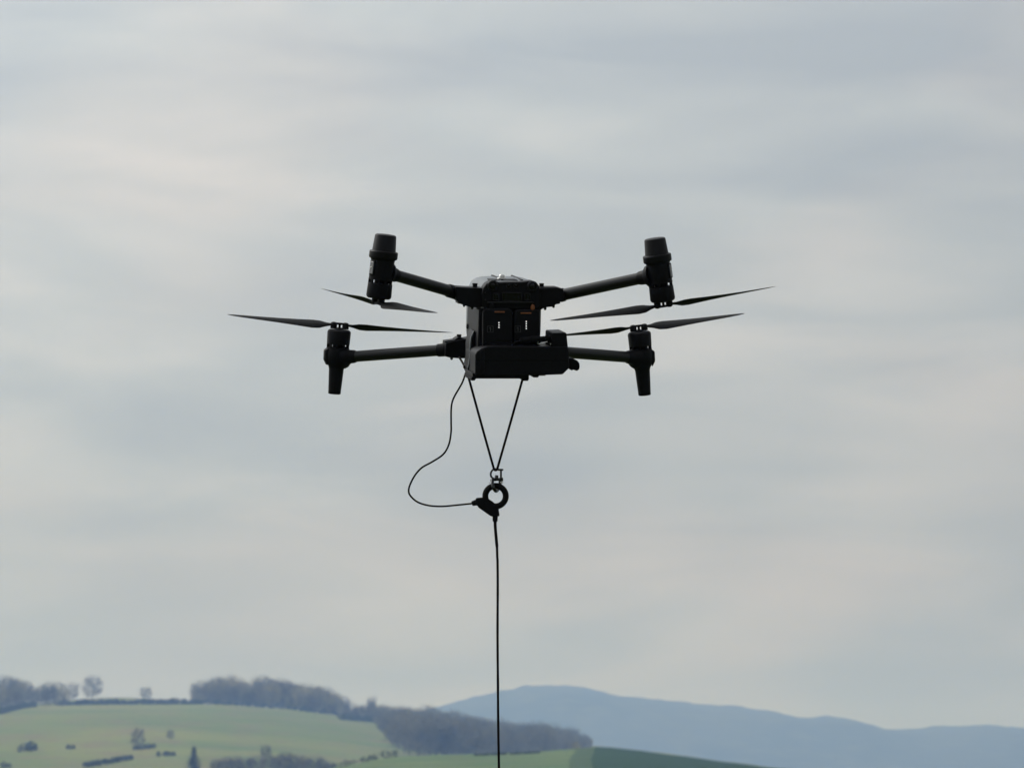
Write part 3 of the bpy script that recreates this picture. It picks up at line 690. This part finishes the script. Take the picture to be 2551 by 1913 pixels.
ca_, cb_ = at(1294, 849, -214), at(1374, 843, -205)
MB().lathe([(0, 4 * PM), (4 * PM, 8 * PM), (28 * PM, 8 * PM), (29 * PM, 9.5 * PM), (52 * PM, 9.5 * PM), (53 * PM, 7 * PM), (66 * PM, 7 * PM), (67 * PM, 8.5 * PM), (78 * PM, 8.5 * PM)], ca_, cb_ - ca_, 24).build('connector_plug', M['rubber'], boxm, ang=28)
MB().tube([at(1340.5, 850.5, -226), at(1339.5, 856.5, -226), at(1343, 857.5, -226), at(1363.5, 851.5, -224)], 1.0 * PM, 8).build('clip_wire', M['steel'], boxm)
MB().lathe([(0, 1.5 * PM), (1 * PM, 1.3 * PM), (1.5 * PM, .2 * PM)], at(1371.5, 857, -229), (0, -1, 0), 10).build('bolt', M['steel'], boxm)
# side bracket carrying the sling
br = plate([(1181, 824), (1187, 832), (1190, 868), (1186, 884), (1186, 936), (1177, 944), (1167, 926), (1165.5, 914), (1170, 890), (1170.5, 860), (1173.5, 840)], -120, -40).build('side_bracket', M['black'], drone, bevel=1.5 * PM)
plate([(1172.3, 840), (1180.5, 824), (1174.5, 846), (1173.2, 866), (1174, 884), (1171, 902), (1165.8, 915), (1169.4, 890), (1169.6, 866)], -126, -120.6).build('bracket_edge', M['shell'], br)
MB().tube([at(1178.5, 901, -121), at(1180, 910, -121), at(1179, 925, -121)], 1.5 * PM, 10).build('pin', M['wornsteel'], br)
MB().tube(spline([at(1144, 890, 60), at(1152, 903, 0), at(1160, 918, -60)], 6), 2.7 * PM, 10).build('strap', M['rope'], br)
MB().tube(spline([at(1166, 890, 20), at(1163.5, 905, -20), at(1162, 918, -60)], 6), 2.3 * PM, 10).build('strap', M['rope'], br)
kn = MB()
for cx, cy, r in ((1158, 914.5, 4.6), (1161.5, 919.5, 5.2), (1164, 926, 4.4), (1160, 931, 2.8)): kn.lathe([(-r * PM, .3 * PM), (-r * .7 * PM, r * .7 * PM), (0, r * PM), (r * .7 * PM, r * .7 * PM), (r * PM, .3 * PM)], at(cx, cy, -62), (.2, 1, .3), 14)
kn.build('knot', M['rope'], br)

# ------------------------------------------------------------------ sling, shackles, ring and cables (hang in one upright plane)
yS = (DM @ at(1165, 930, -70)).y
def hang(px, py, dy=0.0): return world_at(px, py, yS + dy)
def rel(pts, o): return [p - o for p in pts]
NV = Vector((0, 1, 0))
o0 = hang(1233.5, 1172)
sl = empty('rope_sling', o0)
def rope_leg(a, b, r, name, bow=0.0):
    pts = [a.lerp(b, k / 14) + Vector((0, 0, -bow * math.sin(math.pi * k / 14))) for k in range(15)]
    MB().tube(rel(pts, o0), r, 10).build(name, M['rope'], sl)
rope_leg(hang(1163.5, 926), hang(1230.5, 1168), 3.0 * PM, 'leg', .001)
rope_leg(hang(1302, 944), hang(1239, 1167), 3.0 * PM, 'leg', .001)
MB().tube(rel(spline([hang(1229, 1163), hang(1231, 1169.5, -.002), hang(1235, 1171.5, -.003), hang(1239, 1168.5, -.002), hang(1241, 1162)], 6), o0), 2.5 * PM, 10).build('eye', M['rope'], sl)
tag(sl, 'dark V-shaped rope sling hanging from the drone down to the shackles', 'rope')

def shackle(o, pts_bow, pin, r_bow, heads, label, extra=()):
    e = empty('shackle', o)
    MB().tube(rel(spline(pts_bow, 8), o), r_bow, 12).build('bow', M['wornsteel'], e)
    MB().tube(rel(pin, o), 2.6 * PM, 12).build('pin', M['wornsteel'], e)
    for p, ax, r, h in heads: MB().lathe([(-h, r * .85), (-h * .8, r), (h * .8, r), (h, r * .85)], p - o, ax, 6 if r > 3.4 * PM else 12).build('nut', M['wornsteel'], e)
    for pts, r in extra: MB().tube(rel(spline(pts, 6), o), r, 8).build('split_pin', M['steel'], e)
    return tag(e, label, 'shackle')
shackle(hang(1236, 1181),
        [hang(1247, 1170), hang(1240, 1169.5), hang(1231, 1168), hang(1224.5, 1174), hang(1222.5, 1181), hang(1224.5, 1188), hang(1231, 1192.5), hang(1240, 1192.5), hang(1248, 1192)],
        [hang(1248, 1168), hang(1248, 1195)], 2.5 * PM,
        [(hang(1248.5, 1170), (0, 0, 1), 5.6 * PM, 2.4 * PM), (hang(1248, 1192.5), (0, 0, 1), 5.0 * PM, 1.8 * PM)],
        'upper steel shackle holding the rope sling, its pin upright on the right')
shackle(hang(1236, 1200),
        [hang(1227, 1193, -.004), hang(1226.5, 1203, -.012), hang(1229, 1214, -.016), hang(1233, 1221, -.010), hang(1236, 1223, 0), hang(1240, 1220, .010), hang(1244, 1212, .016), hang(1246, 1203, .012), hang(1246, 1193, .004)],
        [hang(1223, 1196.5), hang(1253, 1194)], 4.2 * PM,
        [(hang(1226, 1196), (1, 0, .1), 4.6 * PM, 2.2 * PM), (hang(1251.5, 1194), (1, 0, .1), 4.4 * PM, 2 * PM), (hang(1236.5, 1190), (.15, 0, 1), 4.6 * PM, 6.5 * PM)],
        'lower steel shackle passing through the black cable ring',
        [([hang(1230, 1196), hang(1225, 1193, -.004), hang(1221.5, 1196, -.006), hang(1223.5, 1200, -.004), hang(1217.5, 1203.5, -.004)], .8 * PM),
         ([hang(1246, 1199), hang(1249, 1203, -.003), hang(1252.5, 1202, -.004), hang(1252, 1198, -.003)], .9 * PM)])

og = hang(1234.5, 1235.5)
grip = empty('cable_ring', og)
MB().torus((0, 0, 0), NV, 25.4 * PM, 7.6 * PM, 56, 16, 1.25).build('ring', M['rubber'], grip)
S = 9.756
pts = [(245, 885), (330, 874), (420, 868), (500, 880), (560, 905), (650, 965), (720, 1022), (790, 1090), (806, 1140), (806, 1180), (828, 1310), (790, 1326), (640, 1326), (590, 1308), (310, 1110), (288, 1062), (240, 1058)]
gp = [hang(1160 + x / S, 1150 + y / S) - og for x, y in pts]
MB().prism([v + Vector((0, -9 * PM, 0)) for v in gp], [v + Vector((0, 9 * PM, 0)) for v in gp]).build('grip_body', M['rubber'], grip, bevel=2.6 * PM, seg=3)
a, b = hang(1175.5, 1254.5) - og, hang(1186, 1251.5) - og
MB().lathe([(0, 4.5 * PM), (1 * PM, 6.2 * PM), (9 * PM, 7.2 * PM), (14 * PM, 7 * PM)], a, b - a, 20).build('cable_gland', M['rubber'], grip)
a, b = hang(1233.6, 1283) - og, hang(1233.4, 1299) - og
MB().lathe([(0, 7 * PM), (4 * PM, 6.7 * PM), (14 * PM, 6.4 * PM), (16.5 * PM, 5 * PM), (17 * PM, 3 * PM)], a, b - a, 20).build('ferrule', M['rubber'], grip)
tag(grip, 'black ring with triangular cable grip below the steel shackles', 'cable grip')

lp = [(1160, 929, -.004), (1153, 950, -.01), (1144.6, 966, -.012), (1134, 984, -.014), (1127, 1000, -.015), (1124, 1019, -.015), (1123.8, 1052, -.012), (1123.6, 1077, -.01), (1118, 1107.6, -.008), (1104, 1131.6, -.006), (1076, 1150.6, -.004), (1051, 1164.6, 0),
      (1034, 1183.5, .004), (1022, 1206, .006), (1018, 1223, .006), (1023.5, 1236, .006), (1041, 1250.6, .004), (1068.6, 1259, .002), (1101.5, 1261, 0), (1137, 1258, 0), (1178, 1253.8, 0)]
ol = hang(1160, 929)
tag(MB().tube(rel(spline([hang(*p) for p in lp], 6), ol), 2.3 * PM, 10).build('power_cable', M['rubber']), 'thin black power cable looping left from the drone to the cable ring', 'cable').location = ol
end = hang(1233.4, 1297); ot = Vector((end.x + .03, end.y, 0.004))
tp_ = [end, hang(1233.8, 1312), hang(1236.5, 1345), hang(1238.4, 1372), hang(1239.2, 1450), hang(1240, 1600), hang(1241.3, 1760), hang(1243, 1913), hang(1246, 2200), hang(1251, 2700), hang(1258, 3500), hang(1263, 4100)]
g0 = tp_[-1]; tp_ += [Vector((g0.x + .04, g0.y + .05, .03)), Vector((g0.x + .15, g0.y + .2, .006)), Vector((g0.x + .5, g0.y + .4, .005)), Vector((g0.x + 1.2, g0.y + .3, .005))]
sp = spline(tp_, 14); zt = hang(1238, 1361).z
sp = [p + Vector((mnoise.noise((0, 1.3, p.z * 9)) * 1.1 * PM, 0, 0)) if .1 < p.z < zt - .02 else p for p in sp]
tc_ = MB().tube(rel(sp, ot), [((3.9 if p.z > zt else 3.1) + .35 * mnoise.noise((2, 0, p.z * 30))) * PM for p in sp], 10).build('tether_cable', M['rope'])
tc_.location = ot
tag(tc_, 'long dark tether cable dropping straight down from the cable ring to the ground', 'cable')
